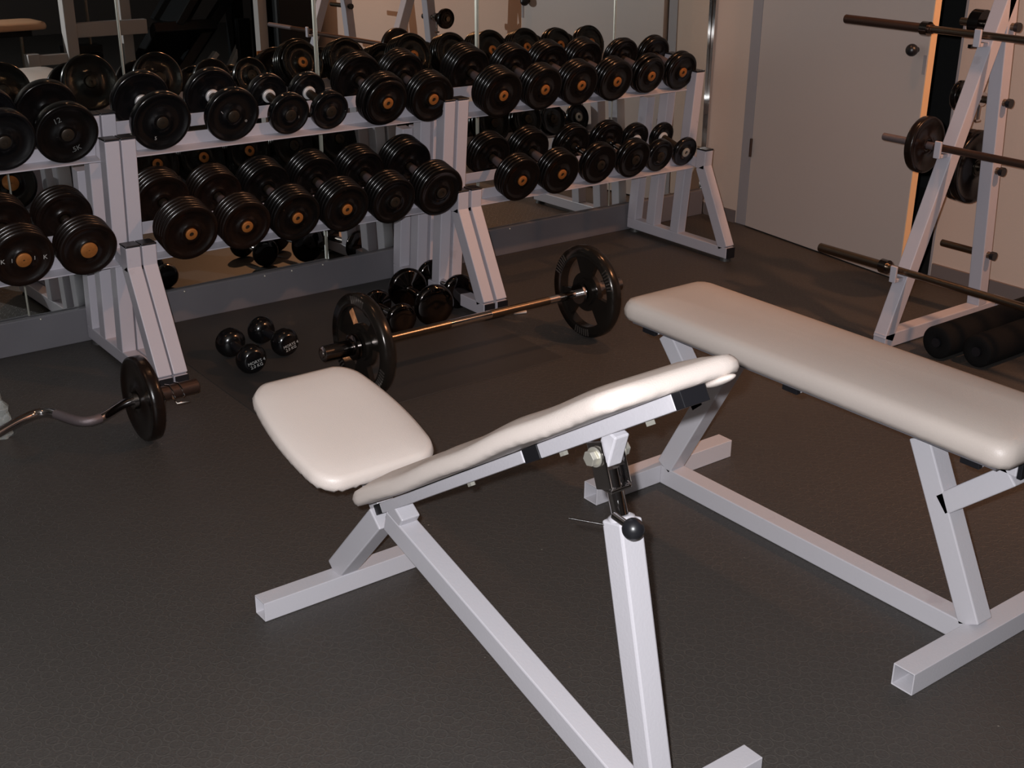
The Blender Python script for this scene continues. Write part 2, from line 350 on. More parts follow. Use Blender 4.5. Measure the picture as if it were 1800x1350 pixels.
# ------------------------------------------------------------ dumbbells
PM = {}
def plate_mesh(r, t, style, m):
    key = (round(r, 4), round(t, 4), style, m)
    if key in PM: return PM[key]
    g = G(); ir = 0.016
    if style == 'disc':
        pr = [(0, ir), (0, r * 0.30), (0.004, r * 0.34), (0.0045, r * 0.84), (0.001, r * 0.88), (0, r * 0.96), (0.0025, r * 0.99), (t * .35, r), (t * .65, r), (t - 0.0025, r * 0.99), (t, r * 0.96), (t - 0.001, r * 0.88), (t - 0.0045, r * 0.84), (t - 0.004, r * 0.34), (t, r * 0.30), (t, ir)]
    else:
        pr = [(0, ir), (0, r * 0.34), (0.003, r * 0.36), (0.004, r * 0.78), (0.0015, r * 0.80), (0.0015, r * 0.93), (0.004, r * 0.985), (t * .5, r), (t - 0.004, r * 0.985), (t - 0.0015, r * 0.93), (t - 0.0015, r * 0.80), (t - 0.004, r * 0.78), (t - 0.003, r * 0.36), (t, r * 0.34), (t, ir)]
    pr.append(pr[0])
    g.lathe((0, 0, 0), (0, 1, 0), pr, 48)
    me = bpy.data.meshes.new('weight_plate'); me.from_pydata(g.v, [], g.f); me.polygons.foreach_set('use_smooth', g.sm)
    bm = bmesh.new(); bm.from_mesh(me); bmesh.ops.remove_doubles(bm, verts=bm.verts, dist=1e-6); bmesh.ops.recalc_face_normals(bm, faces=bm.faces); bm.to_mesh(me); bm.free()
    me.materials.append(MAT[m]); PM[key] = me
    return me
def dumbbell(center, rot, r, n, label, group, style='stack', gap=GAP, pm='iron', pt=0.0165, washer='washer', handle='handle', collar=False, hr=0.015, marks=None, wr_=0.019, rs=None, hole=0.0075, name='dumbbell'):
    """axis along local y, centre at 'center'"""
    t = thing(name, label, 'dumbbell', center, group, rot)
    W = WORLD[t.name]
    rs = rs or [r] * n
    T = n * pt
    def wp(x, y, z): return W @ Vector((x, y, z))
    G().cyl(wp(0, -gap / 2 - T - .001, 0), wp(0, gap / 2 + T + .001, 0), 0.0145, n=16).go('bar_core', 'hub', t)
    G().lathe(wp(0, -gap / 2 + 0.002, 0), W.to_3x3() @ Vector((0, 1, 0)), [(0, hr * 0.9), (gap * .12, hr * .95), (gap / 2, hr * 1.08), (gap * .88, hr * .95), (gap - 0.004, hr * .9)], 20).go('handle', handle, t)
    for s_ in (-1, 1):
        for k in range(n):
            me = plate_mesh(rs[k], pt - 0.0012, style, pm)
            o = bpy.data.objects.new('weight_plate', me); COL.objects.link(o); o.parent = t
            y = s_ * (gap / 2 + (k + 0.5) * pt) - (pt - 0.0012) / 2
            o.location = (0, y, 0)
        ye = s_ * (gap / 2 + T)
        G().lathe(wp(0, ye, 0), W.to_3x3() @ Vector((0, s_, 0)), [(-0.003, wr_), (0.0035, wr_), (0.0045, wr_ * .93), (0.0045, hole), (0.0, hole)], 24).go('end_washer', washer, t)
        if collar:
            yc = s_ * (gap / 2)
            G().lathe(wp(0, yc, 0), W.to_3x3() @ Vector((0, -s_, 0)), [(0.0, 0.023), (0.006, 0.0225), (0.008, 0.019), (0.008, 0.013), (0.0, 0.013)], 24).go('collar', 'bright_collar', t, label='chrome inner collar')
    if marks:
        for (s, a, rr, size, rz) in marks:
            ye = -(gap / 2 + T) + 0.0028 if style != 'disc' else -(gap / 2 + T) + 0.0038
            Mx = W @ Matrix.Translation((rr * math.cos(R(a)), ye - 0.0012, rr * math.sin(R(a)))) @ Matrix.Rotation(R(90), 4, 'X') @ Matrix.Rotation(R(rz), 4, 'Z')
            text('marking', s, size, Mx, 'grey_ink' if s in ('12', '.5K') else 'white_ink', t)
    return t
ROTT = Matrix.Rotation(TA, 3, 'X')
def on_rail(o0, X, r, n, pt):
    c = o0 + U * (FLG + GAP / 2) + NN * (r + 0.0005)
    return Vector((X, c.y, c.z))
ORD = ['first', 'second', 'third', 'fourth', 'fifth', 'sixth']
CO = Vector((0, 0, 1.5))
def ray(px, py): return cr * ((px - 900) / 2200) - cu * ((py - 675) / 2200) + cf
def atY(px, py, Y): d = ray(px, py); return CO + d * (Y / d.y)
def atX(px, py, X): d = ray(px, py); return CO + d * (X / d.x)
def atZ(px, py, Z): d = ray(px, py); return CO + d * ((Z - 1.5) / d.z)
def row(up, dz, items, shelf, many, grp):
    o0 = (UP0 if up else LO0) + Vector((0, 0, dz))
    for i, it in enumerate(items):
        (px, py), r, n, st = it[:4]; kw = dict(it[4]) if len(it) > 4 else {}
        pt = kw.pop('pt', 0.0165 if st == 'stack' else 0.030)
        T = n * pt
        yface = (o0 + U * (FLG - T) + NN * r).y
        X = atY(px, py, yface).x
        look = kw.pop('look')
        lab = f"{look}, {ORD[i]} from left, {shelf}" if many else f"{look}, {shelf}"
        dumbbell(on_rail(o0, X, r, n, pt), ROTT, r, n, lab, grp, style=st, pt=pt, **kw)
DL = dict(washer='hub', collar=True, pm='iron_gloss', handle='chrome', hr=0.009, hole=0.004)
row(1, .018, [((10, 265), .092, 1, 'disc', dict(look='black round dumbbell cut off by the photo edge', pm='iron_gloss', washer='hub', pt=.034)),
             ((120, 247), .093, 1, 'disc', dict(look='black dumbbell with faint handwritten number', pm='iron', washer='hub', pt=.034, hole=0.004, marks=[('12', 122, .052, .024, 20), ('.5K', -62, .055, .022, 20)]))],
    'upper shelf of the left rack', 0, 'dumbbells on the upper shelf of the left rack')
row(0, .013, [((43, 466), .091, 4, 'stack', dict(look='big brownish dumbbell with white marks by its hub', pm='iron_brown', washer='washer', wr_=.022, hole=0.003, marks=[('K', 178, .058, .02, 0), ('I', 178, .032, .018, 0), ('I', -2, .032, .018, 0), ('K', -3, .062, .02, 0)])),
             ((157, 445), .088, 4, 'stack', dict(look='big brownish dumbbell with a filled orange end bolt', pm='iron_brown', washer='washer', wr_=.025, hole=0.002))],
    'lower shelf of the left rack', 0, 'dumbbells on the lower shelf of the left rack')
row(1, .020, [((286, 224), .094, 1, 'disc', dict(DL, look='largest black disc dumbbell with chrome collars', marks=[('5', 250, .055, .016, 0)])),
             ((411, 210), .089, 1, 'disc', dict(DL, look='black disc dumbbell with two pale marks', marks=[('I', 160, .04, .016, 40), ('o', -25, .05, .016, 0)])),
             ((511, 208), .070, 1, 'disc', dict(DL, look='small black disc dumbbell, chrome collars', marks=[('I', -20, .035, .012, 0)])),
             ((582, 197), .066, 1, 'disc', dict(DL, look='smallest black disc dumbbell, chrome collars')),
             ((682, 186), .091, 4, 'stack', dict(look='stacked plate dumbbell, orange washer', rs=[.091, .091, .091, .080])),
             ((762, 177), .086, 4, 'stack', dict(look='stacked plate dumbbell, orange washer'))],
    'upper shelf, middle rack', 1, 'dumbbells on the upper shelf of the middle rack')
row(0, .015, [((337, 420), .093, 5, 'stack', dict(look='thick reddish black dumbbell', pm='iron_brown')),
             ((435, 405), .086, 5, 'stack', dict(look='thick black dumbbell, bright orange washer', pm='iron_brown')),
             ((523, 386), .087, 5, 'stack', dict(look='thick black dumbbell, orange washer')),
             ((610, 370), .088, 5, 'stack', dict(look='thick black dumbbell, orange washer')),
             ((694, 353), .086, 5, 'stack', dict(look='thick black dumbbell, dark hub', washer='hub')),
             ((776, 338), .092, 5, 'stack', dict(look='thick black dumbbell, dark hub', washer='hub'))],
    'lower shelf, middle rack', 1, 'dumbbells on the lower shelf of the middle rack')
row(1, .010, [((885, 168), .088, 5, 'stack', dict(look='five plate dumbbell, orange washer')),
             ((958, 162), .084, 4, 'stack', dict(look='four plate dumbbell, orange washer')),
             ((1022, 149), .084, 4, 'stack', dict(look='black dumbbell, orange washer')),
             ((1085, 142), .082, 4, 'stack', dict(look='black dumbbell, orange washer')),
             ((1145, 138), .080, 3, 'stack', dict(look='three plate dumbbell, orange washer', rs=[.080, .080, .073])),
             ((1200, 132), .078, 2, 'stack', dict(look='two plate dumbbell, orange washer', pt=.022))],
    'upper shelf, right rack', 1, 'dumbbells on the upper shelf of the right rack')
row(0, .006, [((918, 315), .086, 4, 'stack', dict(look='four plate dumbbell, orange washer')),
             ((988, 304), .085, 4, 'stack', dict(look='four plate dumbbell, orange washer')),
             ((1056, 293), .083, 2, 'stack', dict(look='two plate dumbbell, dark hub', washer='hub', handle='chrome', pt=.022)),
             ((1117, 284), .080, 2, 'stack', dict(look='two plate dumbbell, shiny hub', washer='hub', handle='chrome', pt=.022)),
             ((1161, 280), .068, 1, 'disc', dict(DL, look='small disc dumbbell, shiny handle')),
             ((1205, 273), .062, 1, 'disc', dict(DL, look='smallest disc dumbbell, pale hub ring', washer='bolt', hole=.008, pt=.02))],
    'lower shelf, right rack', 1, 'dumbbells on the lower shelf of the right rack')

# ------------------------------------------------------------ small dumbbells on the floor
def vinyl_dumbbell(a, b, r, label, lines):
    a, b = Vector(a), Vector(b); c = (a + b) / 2; ax = (b - a).normalized()      # a = near head
    zz = Vector((0, 0, 1)); xx = ax.cross(zz).normalized()
    rot = Matrix((xx, ax, zz)).transposed(); L = (b - a).length
    t = thing('vinyl_dumbbell', label, 'dumbbell', c, 'small black dumbbells on the rubber mat', rot)
    W = WORLD[t.name]
    G().cyl(W @ Vector((0, -L / 2, 0)), W @ Vector((0, L / 2, 0)), 0.014).go('handle', 'plastic', t)
    for s_ in (-1, 1):
        G().lathe(W @ Vector((0, s_ * L / 2, 0)), rot @ Vector((0, s_, 0)), [(-r * .72, 0.012), (-r * .68, r * .5), (-r * .5, r * .82), (-r * .15, r * .99), (r * .15, r), (r * .45, r * .86), (r * .60, r * .68), (r * .64, r * .6), (r * .64, 0.0001)], 28).go('head', 'iron_gloss', t)
    for k, s in enumerate(lines):
        Mx = W @ Matrix.Translation((r * .12, -L / 2 - r * .64 - 0.0005, -r * .05 - k * r * .28)) @ Matrix.Rotation(R(90), 4, 'X') @ Matrix.Rotation(R(12), 4, 'Z')
        text('marking', s, r * .30, Mx, 'white_ink', t)
    return t
def flat_pair(near, far, z): return atZ(near[0], near[1], z), atZ(far[0], far[1], z)
vinyl_dumbbell(*flat_pair((441, 630), (405, 602), .052), .049, 'small black round-headed dumbbell with white print, left of the pair on the mat', ['MORYS 4', '2.0 KG'])
vinyl_dumbbell(*flat_pair((500, 601), (459, 580), .050), .047, 'small black round-headed dumbbell with white print, right of the pair on the mat', ['MORYS 4', '2.0 KG'])

def chrome_dumbbell(a, b, r, t_, label):
    a, b = Vector(a), Vector(b); c = (a + b) / 2; ax = (b - a).normalized(); zz = Vector((0, 0, 1)); xx = ax.cross(zz).normalized()
    rot = Matrix((xx, ax, zz)).transposed(); L = (b - a).length
    t = thing('chrome_dumbbell', label, 'dumbbell', c, 'shiny dark chrome dumbbells on the floor', rot); W = WORLD[t.name]
    G().lathe(W @ Vector((0, -L / 2, 0)), rot @ Vector((0, 1, 0)), [(0, .010), (L * .2, .0125), (L * .5, .015), (L * .8, .0125), (L, .010)], 20).go('handle', 'chrome', t)
    for s_ in (-1, 1):
        G().lathe(W @ Vector((0, s_ * L / 2, 0)), rot @ Vector((0, s_, 0)), [(-t_ / 2 - .004, .010), (-t_ / 2 - .004, .02), (-t_ / 2, .024), (-t_ / 2, r * .86), (-t_ * .3, r * .97), (0, r), (t_ * .3, r * .97), (t_ / 2, r * .86), (t_ / 2 + .0015, r * .4), (t_ / 2, .0001)], 40).go('head', 'dark_gloss', t)
    return t
mat('dark_gloss', (0.07, 0.064, 0.062), 0.09, metal=1.0)
chrome_dumbbell(*flat_pair((763, 536), (716, 506), .077), .0750, .034, 'largest shiny round dumbbell, between two others in front of the middle rack')
chrome_dumbbell(*flat_pair((806, 512), (760, 485), .066), .0640, .03, 'shiny round dumbbell beside the slanted rack leg, rightmost on the floor')
chrome_dumbbell(*flat_pair((705, 561), (662, 536), .059), .0570, .026, 'small shiny dumbbell half hidden behind the near barbell plate')

# ------------------------------------------------------------ barbell with three-hole plates
def grip_plate(cx, cy, cz, r, t_, rot0, parent, hub=0.03):
    g = G(); n = 72
    def P(h, rad, a): return Vector((cx + h, cy + rad * math.cos(a), cz + rad * math.sin(a)))
    def open_at(a):
        for c in (90, 210, 330):
            d = (math.degrees(a) - c - rot0 + 180) % 360 - 180
            if abs(d) < 37: return True
        return False
    ri, ro, rr = r * .42, r * .76, r
    def band(r0, r1, h, skip=False, r0h=None):
        for k in range(n):
            a0, a1 = 2 * math.pi * k / n, 2 * math.pi * (k + 1) / n
            if skip and open_at((a0 + a1) / 2): continue
            g.add([P(h, r0, a0), P(h, r1, a0), P(h, r1, a1), P(h, r0, a1)], [(0, 1, 2, 3)], True)
    def wall(rad, h0, h1, only_open=False):
        for k in range(n):
            a0, a1 = 2 * math.pi * k / n, 2 * math.pi * (k + 1) / n
            if only_open and not open_at((a0 + a1) / 2): continue
            g.add([P(h0, rad, a0), P(h1, rad, a0), P(h1, rad, a1), P(h0, rad, a1)], [(0, 1, 2, 3)], True)
    hw, ht = t_ * .24, t_ / 2
    for s_ in (-1, 1):
        band(ri, ro, s_ * hw, True); wall(ro, s_ * hw, s_ * ht); band(ro, rr * .975, s_ * ht)
        band(r * .18, ri * .72, s_ * ht); band(ri * .72, ri, s_ * hw); wall(ri * .72, s_ * hw, s_ * ht)
        wall(rr * .975, s_ * ht, s_ * ht * .99)
        for k in range(n):
            a0, a1 = 2 * math.pi * k / n, 2 * math.pi * (k + 1) / n
            g.add([P(s_ * ht, rr * .975, a0), P(s_ * ht * .6, rr, a0), P(s_ * ht * .6, rr, a1), P(s_ * ht, rr * .975, a1)], [(0, 1, 2, 3)], True)
    wall(rr, -ht * .6, ht * .6); wall(ri, -hw, hw, True); wall(ro, -hw, hw, True); wall(r * .18, -ht, ht)
    for k in range(n):
        a0 = 2 * math.pi * k / n
        if open_at(a0 + math.pi / n) != open_at(a0 - math.pi / n):
            g.add([P(-hw, ri, a0), P(hw, ri, a0), P(hw, ro, a0), P(-hw, ro, a0)], [(0, 1, 2, 3)])
    o = g.go('weight_plate', 'iron_plate', parent)
    gr = G()
    for c in (90, 210, 330):
        for k in range(-3, 4):
            a = R(c + rot0 + k * 4.4)
            e = Vector((0, math.cos(a), math.sin(a))); tn = Vector((0, -math.sin(a), math.cos(a)))
            for s_ in (-1, 1):
                m0 = Vector((cx + s_ * (t_ / 2 + .001), cy, cz)) + e * (r * .88)
                gr.tube(m0 - e * r * .075, m0 + e * r * .075, .003, .004, (1, 0, 0))
    gr.go('grip_ribs', 'iron_rib', o)['kind'] = 'stuff'
    return o
mat('iron_plate', (0.022, 0.018, 0.015), 0.20, metal=0.55, bump=(90, 0.1))
mat('iron_rib', (0.10, 0.085, 0.075), 0.3, metal=0.6)
BY, BZ = 3.075, .162
bb = thing('barbell', 'chrome barbell with two three-hole plates lying on the floor in front of the middle rack', 'barbell', (2.2, BY, 0))
G().cyl((1.82, BY, BZ), (2.635, BY, BZ), .0135).go('bar_shaft', 'chrome', bb)
for k in (0, 1):
    G().cyl((1.86 + k * .40, BY, BZ), (2.10 + k * .40, BY, BZ), .0138).go('knurled_grip', 'handle_knurl' if 'handle_knurl' in MAT else 'steel', bb)
for xa, xb in ((1.648, 1.82), (2.635, 2.812)):
    G().cyl((xa, BY, BZ), (xb, BY, BZ), .0245).go('sleeve', 'dark_chrome', bb)
    xe = xa if xa < 2 else xb
    s_ = -1 if xa < 2 else 1
    G().lathe((xe, BY, BZ), (s_, 0, 0), [(0, .024), (.003, .021), (.003, .012), (.006, .011), (.006, .0001)], 20).go('sleeve_cap', 'chrome', bb)
    xi = xb if xa < 2 else xa
    G().lathe((xi, BY, BZ), (-s_, 0, 0), [(-.004, .026), (-.004, .036), (.008, .036), (.008, .0135)], 28).go('collar', 'chrome', bb)
    xs = xi + s_ * .062
    G().lathe((xs, BY, BZ), (s_, 0, 0), [(0, .0255), (0, .040), (.012, .040), (.016, .034), (.016, .0255)], 28).go('lock_ring', 'dark_chrome', bb)
grip_plate(1.785, BY, BZ, .160, .034, 0, bb)
grip_plate(2.668, BY, BZ, .160, .034, 60, bb)

# ------------------------------------------------------------ curl bar at the left
EY, EZ = 3.160, .1215
cb = thing('curl_bar', 'zigzag curl bar with a small black plate, lying on the floor at the left', 'barbell', (.62, EY, 0))
zig = [(1.150, 0), (1.085, 0), (1.055, -.012), (1.0, -.052), (.972, -.066), (.945, -.066), (.92, -.040), (.895, .040), (.872, .066), (.845, .066), (.80, .045), (.735, .0)]
half = zig + [(.69, -.030), (.655, -.045), (.62, -.045)]
full = half + [(1.24 - x, y) for x, y in reversed(half[:-1])]
fine = []
for i in range(len(full) - 1):
    (xa, ya), (xb, yb) = full[i], full[i + 1]
    for k in range(3): fine.append(Vector((xa + (xb - xa) * k / 3, EY + ya + (yb - ya) * k / 3, EZ)))
fine.append(Vector((full[-1][0], EY + full[-1][1], EZ)))
for _ in range(2): fine = [fine[0]] + [(fine[i - 1] + fine[i] * 2 + fine[i + 1]) / 4 for i in range(1, len(fine) - 1)] + [fine[-1]]
G().path(fine, .0125, 14).go('bar_shaft', 'chrome', cb)
kn = [p for p in fine if .895 < p.x < .99]
if len(kn) > 2: G().path(kn, .0131, 14).go('knurled_grip', 'knurl' if 'knurl' in MAT else 'handle', cb)
for s_ in (1, -1):
    def ex(x): return .62 + (x - .62) * s_
    G().cyl((ex(1.125), EY, EZ), (ex(1.285), EY, EZ), .0205).go('sleeve', 'old_steel', cb)
    G().lathe((ex(1.106), EY, EZ), (s_, 0, 0), [(-.012, .0125), (-.012, .024), (.0, .026), (.0, .0125)], 24).go('collar', 'dark_chrome', cb)
    o = bpy.data.objects.new('weight_plate', plate_mesh(.121, .036, 'disc', 'iron_brown')); COL.objects.link(o); o.parent = cb
    o.rotation_euler = (0, 0, R(-90)); o.location = (ex(1.125) - .62 - .018, 0, EZ)
    g = G()
    g.path([(ex(1.165 + .004 * k), EY + .0235 * math.cos(k * .9), EZ + .0235 * math.sin(k * .9)) for k in range(22)], .0022, 6)
    g.path([(ex(1.20), EY - .024, EZ - .004), (ex(1.205), EY - .045, EZ - .02), (ex(1.24), EY - .047, EZ - .022)], .003, 6)
    g.go('spring_clip', 'chrome', cb)

# crumpled clear plastic bottle at the left edge
bt = G(); prof = [(0, .001), (.002, .026), (.012, .030), (.04, .024), (.055, .031), (.075, .025), (.09, .029), (.108, .014), (.118, .011), (.130, .011), (.130, .001)]
bt.lathe((.800, 3.405, 0.0), (0.0, 0, 1), prof, 18)
for v in bt.v:
    v.x += .004 * math.sin(v.z * 190 + v.y * 300); v.y += .004 * math.sin(v.z * 150 + v.x * 240)
tag(bt.go('plastic_bottle', 'clear_plastic'), 'crumpled clear plastic bottle at the far left behind the curl bar', 'bottle')
ch = G().cyl((2.60, 3.395, .0075), (2.645, 3.380, .0075), .0065, n=10)
tag(ch.go('chalk_stub', 'bench_pad'), 'small pale stub on the floor by the middle rack leg', 'stub')

# ------------------------------------------------------------ pads
def pad(name, m, parent, M, L, Wd, t_, corner=0.05, taper=0.0, puff=0.006, ruffle=0.0, edge=0.02, bumps=0.0, notch=0):
    """upholstered slab; local x width, y length, z thickness; M local->world; taper = width ratio at +y end"""
    n = 96; ol = []
    hx_, hy_ = Wd / 2, L / 2
    def corner_pts(cx_, cy_, a0):
        return [(cx_ + corner * math.cos(a0 + math.pi / 2 * k / 12), cy_ + corner * math.sin(a0 + math.pi / 2 * k / 12)) for k in range(13)]
    base = corner_pts(hx_ - corner, hy_ - corner, 0) + corner_pts(-hx_ + corner, hy_ - corner, math.pi / 2) + corner_pts(-hx_ + corner, -hy_ + corner, math.pi) + corner_pts(hx_ - corner, -hy_ + corner, 1.5 * math.pi)
    base.append(base[0])
    # resample with even steps
    ds_ = [0]
    for a, b in zip(base[:-1], base[1:]): ds_.append(ds_[-1] + math.dist(a, b))
    N = 140
    for k in range(N):
        q = ds_[-1] * k / N; j = 0
        while ds_[j + 1] < q: j += 1
        f_ = (q - ds_[j]) / max(1e-9, ds_[j + 1] - ds_[j])
        ol.append((base[j][0] + (base[j + 1][0] - base[j][0]) * f_, base[j][1] + (base[j + 1][1] - base[j][1]) * f_))
    rings = [(.020, 0), (.004, .002), (0, t_ * .25), (-.001, t_ * .5), (.002, t_ * .72), (edge * .35, t_ * .90), (edge, t_), (edge * 2, t_ + puff * .45), (edge * 3.4, t_ + puff * .8)]
    g = G(); vs = []
    for ins, z in rings:
        for k, (x, y) in enumerate(ol):
            sx, sy = 1 - ins / hx_, 1 - ins / hy_
            tp = 1 - taper * (y + .035) ** 2
            zz = z
            if ruffle and ins < .01 and z < t_ * .3:
                wv = math.sin(k * 1.9) * .5 + math.sin(k * 3.1 + 1) * .5
                zz += ruffle * wv; sx += ruffle * .5 * wv / hx_; sy += ruffle * .5 * wv / hy_
            if bumps: zz += bumps * math.sin(y * 17 + 1) * math.sin(y * 7.3 + x * 5)
            vs.append(M @ Vector((x * sx * tp, y * sy, zz)))
    nr = len(rings)
    vs.append(M @ Vector((0, 0, t_ + puff))); vs.append(M @ Vector((0, 0, 0)))
    fs = [(r * N + k, r * N + (k + 1) % N, (r + 1) * N + (k + 1) % N, (r + 1) * N + k) for r in range(nr - 1) for k in range(N)]
    # inner cap as scaled rings
    last = vs[(nr - 1) * N: nr * N]; cen = vs[nr * N]
    g.add(vs[:nr * N], fs, True)
    prev = last
    for q in (.66, .33):
        cur = [cen + (p - cen) * q for p in last]
        g.add(prev + cur, [(k, (k + 1) % N, (k + 1) % N + N, k + N) for k in range(N)], True); prev = cur
    g.add(prev + [cen], [(k, (k + 1) % N, N) for k in range(N)], True)
    g.add(vs[:N] + [vs[nr * N + 1]], [((k + 1) % N, k, N) for k in range(N)])
    return g.go(name, m, parent, crease=False)

# ------------------------------------------------------------ adjustable bench (foreground)
XB = 1.197
b1 = thing('adjustable_bench', 'adjustable bench with cream pads, seat and raised back, in the foreground', 'bench', (XB, 1.65, 0))
G().tube((.967, 2.145, .0235), (1.395, 2.145, .0235), .045, .045, (0, 1, 0), open0=True, open1=True).go('rear_foot', 'paint', b1, .0025)
G().tube((.960, 1.175, .0235), (1.450, 1.175, .0235), .045, .045, (0, 1, 0), open0=True, open1=False).go('front_foot', 'paint', b1, .0025)
G().tube((XB, 1.192, .044), (XB, 1.962, .252), .046, .050).go('main_beam', 'paint', b1, .003)
G().tube((1.176, 2.160, .044), (1.190, 1.992, .244), .046, .050).go('rear_leg', 'paint', b1, .003)
G().tube((XB, 1.152, .045), (XB, 1.277, .552), .046, .046).go('post', 'paint', b1, .004)
g = G(); g.lathe((XB, 1.277, .550), (0, .24, .97), [(0, .0225), (.005, .0215), (.008, .016), (.008, .014)], 24); g.go('post_collar', 'paint', b1)
bt_ = Vector((XB, 1.281, .557)); tt = Vector((XB, 1.320, .655)); td = (tt - bt_).normalized()
G().cyl(bt_, bt_ + td * .075, .0138).go('telescopic_tube', 'chrome', b1)
# bolts and fork
fk = G()
for s_ in (-1, 1):
    c0 = bt_ + td * .046 + Vector((s_ * .020, 0, 0))
    fk.tube(c0, c0 + td * .078, .005, .036, (1, 0, 0))
fk.tube(bt_ + td * .047 - Vector((.022, 0, 0)), bt_ + td * .047 + Vector((.022, 0, 0)), .036, .006, (0, 1, 0))
fk.go('fork', 'chrome', b1, .002, label='chrome fork bracket')
pv = bt_ + td * .100
for s_ in (-1, 1):
    h = G(); c0 = pv + Vector((s_ * .024, 0, 0)); h.cyl(c0, c0 + Vector((s_ * .004, 0, 0)), .0165, n=20); h.cyl(c0 + Vector((s_ * .004, 0, 0)), c0 + Vector((s_ * .015, 0, 0)), .013, n=6, smooth=False)
    h.go('bolt', 'bolt', b1, .001)
sl = Vector((0, -math.cos(R(32.7)), math.sin(R(32.7)))); nrm = Vector((0, math.sin(R(32.7)), math.cos(R(32.7))))
pc = Vector((XB, 1.5425, .5914))           # centre of the back pad, mid thickness
def bp_(a, n_, x=0.0): return pc + sl * a + nrm * n_ + Vector((x, 0, 0))
G().tube(pv - nrm * .0 - td * .012, bp_(.262, -.044), .030, .030).go('hinge_lug', 'paint', b1, .003)
RZ = -.0330
G().tube(bp_(-.535, RZ), bp_(.024, RZ), .046, .022).go('lower_pad_rail', 'paint', b1, .002)
G().tube(bp_(-.565, RZ), bp_(-.535, RZ), .0465, .0225).go('end_cap', 'plastic', b1, .001)
G().tube(bp_(.078, RZ - .001), bp_(.438, RZ - .001), .050, .025).go('upper_pad_rail', 'paint', b1, .002)
for a in (.030, .438): G().tube(bp_(a, RZ - .001), bp_(a + (.020 if a > .1 else .046), RZ - .001), .0505, .0255).go('end_cap', 'plastic', b1, .001)
for a, n_ in ((.110, RZ - .014), (.345, RZ - .014), (-.20, RZ - .011)):
    G().cyl(bp_(a, n_), bp_(a, n_ - .007), .008, n=6, smooth=False).go('bolt', 'bolt', b1)
Mb = Matrix.Translation(pc - nrm * .0205) @ Matrix((Vector((1, 0, 0)), -sl, nrm)).transposed().to_4x4()
back = pad('back_pad', 'bench_pad', b1, Mb, .900, .275, .033, corner=.05, puff=.012, ruffle=.0016, edge=.018, bumps=.0032)
gf = G(); gf.sphere((0, 0, 0), .03, 20, (.25, 1.0, .22))
gf.v = [bp_(.425, -.024, .085) + Vector((1, 0, 0)) * v.x * 2 + sl * v.y * 1.1 + nrm * v.z for v in gf.v]
gf.go('loose_cover_flap', 'bench_pad', b1, label='folded flap of cover under the pad end')
# joint and seat
g = G(); g.tube((XB, 1.945, .245), (XB, 1.915, .292), .044, .046); g.go('joint_block', 'paint', b1, .003)
se = R(14); sy = Vector((0, math.cos(se), math.sin(se))); sn = Vector((0, -math.sin(se), math.cos(se)))
scn = Vector((XB - .020, 2.143, .386))
G().tube(scn - sy * .10 - sn * .012, scn + sy * .13 - sn * .012, .045, .024).go('seat_rail', 'paint', b1, .002)
G().tube((XB, 2.00, .25), (XB, 2.07, .345), .04, .04).go('seat_stay', 'paint', b1, .002)
Ms = Matrix.Translation(scn) @ Matrix((Vector((1, 0, 0)), sy, sn)).transposed().to_4x4()
pad('seat_pad', 'bench_pad', b1, Ms, .368, .300, .036, corner=.050, taper=4.2, puff=.008, ruffle=.0070, edge=.014)
# knob and pin
kb = atY(1113, 930, 1.206)
g = G(); g.cyl((kb.x, 1.25, kb.z + .004), kb, .006); g.go('knob_stem', 'chrome', b1)
G().sphere(kb, .0175, 24).go('adjuster_knob', 'plastic', b1, label='black ball knob of the height adjuster')
G().cyl(atX(1062, 922, XB - .022), atX(1000, 911, XB - .060), .0017, n=8).go('locking_pin', 'iron_brown', b1)

# ------------------------------------------------------------ flat bench
XF = 2.130
b2 = thing('flat_bench', 'flat bench with a long beige pad on a grey frame at the right', 'bench', (XF, 1.65, 0))
G().tube((1.885, 2.132, .0255), (2.373, 2.132, .0255), .050, .050, (0, 1, 0), open0=True, open1=True).go('far_foot', 'paint', b2, .0025)
G().tube((1.868, 1.165, .0255), (2.385, 1.165, .0255), .050, .050, (0, 1, 0), open0=True, open1=True).go('near_foot', 'paint', b2, .0025)
G().tube((XF, 2.107, .0255), (XF, 1.190, .0255), .050, .050).go('floor_beam', 'paint', b2, .0025)
G().tube((XF, 1.182, .050), (XF, 1.362, .412), .050, .050).go('near_leg', 'paint', b2, .003)
G().tube((XF, 2.098, .050), (XF, 1.905, .412), .050, .050).go('far_leg', 'paint', b2, .003)
G().tube((XF, 1.290, .285), (XF, 1.150, .410), .050, .046).go('near_branch', 'paint', b2, .003)
G().tube((XF, 1.990, .255), (XF, 2.125, .410), .050, .046).go('far_branch', 'paint', b2, .003)
G().tube((XF, 1.138, .430), (XF, 2.170, .430), .050, .040).go('top_rail', 'paint', b2, .003)
for ya, yb in ((1.128, 1.138), (2.170, 2.180)): G().tube((XF, ya, .430), (XF, yb, .430), .046, .044).go('end_cap', 'plastic', b2, .001)
for y in (1.185, 1.635, 2.085):
    G().box(2.025, 2.235, y - .02, y + .02, .445, .462).go('cross_bar', 'paint', b2, .001)
    G().box(2.012, 2.025, y - .021, y + .021, .444, .463).go('end_cap', 'plastic', b2, .001)
G().box(2.005, 2.255, 1.125, 2.135, .460, .470).go('pad_board', 'ledge', b2)
Mf = Matrix.Translation((XF, 1.632, .468))
pad('pad', 'bench_pad_grey', b2, Mf, 1.070, .286, .054, corner=.032, puff=.010, ruffle=.0008, edge=.024)

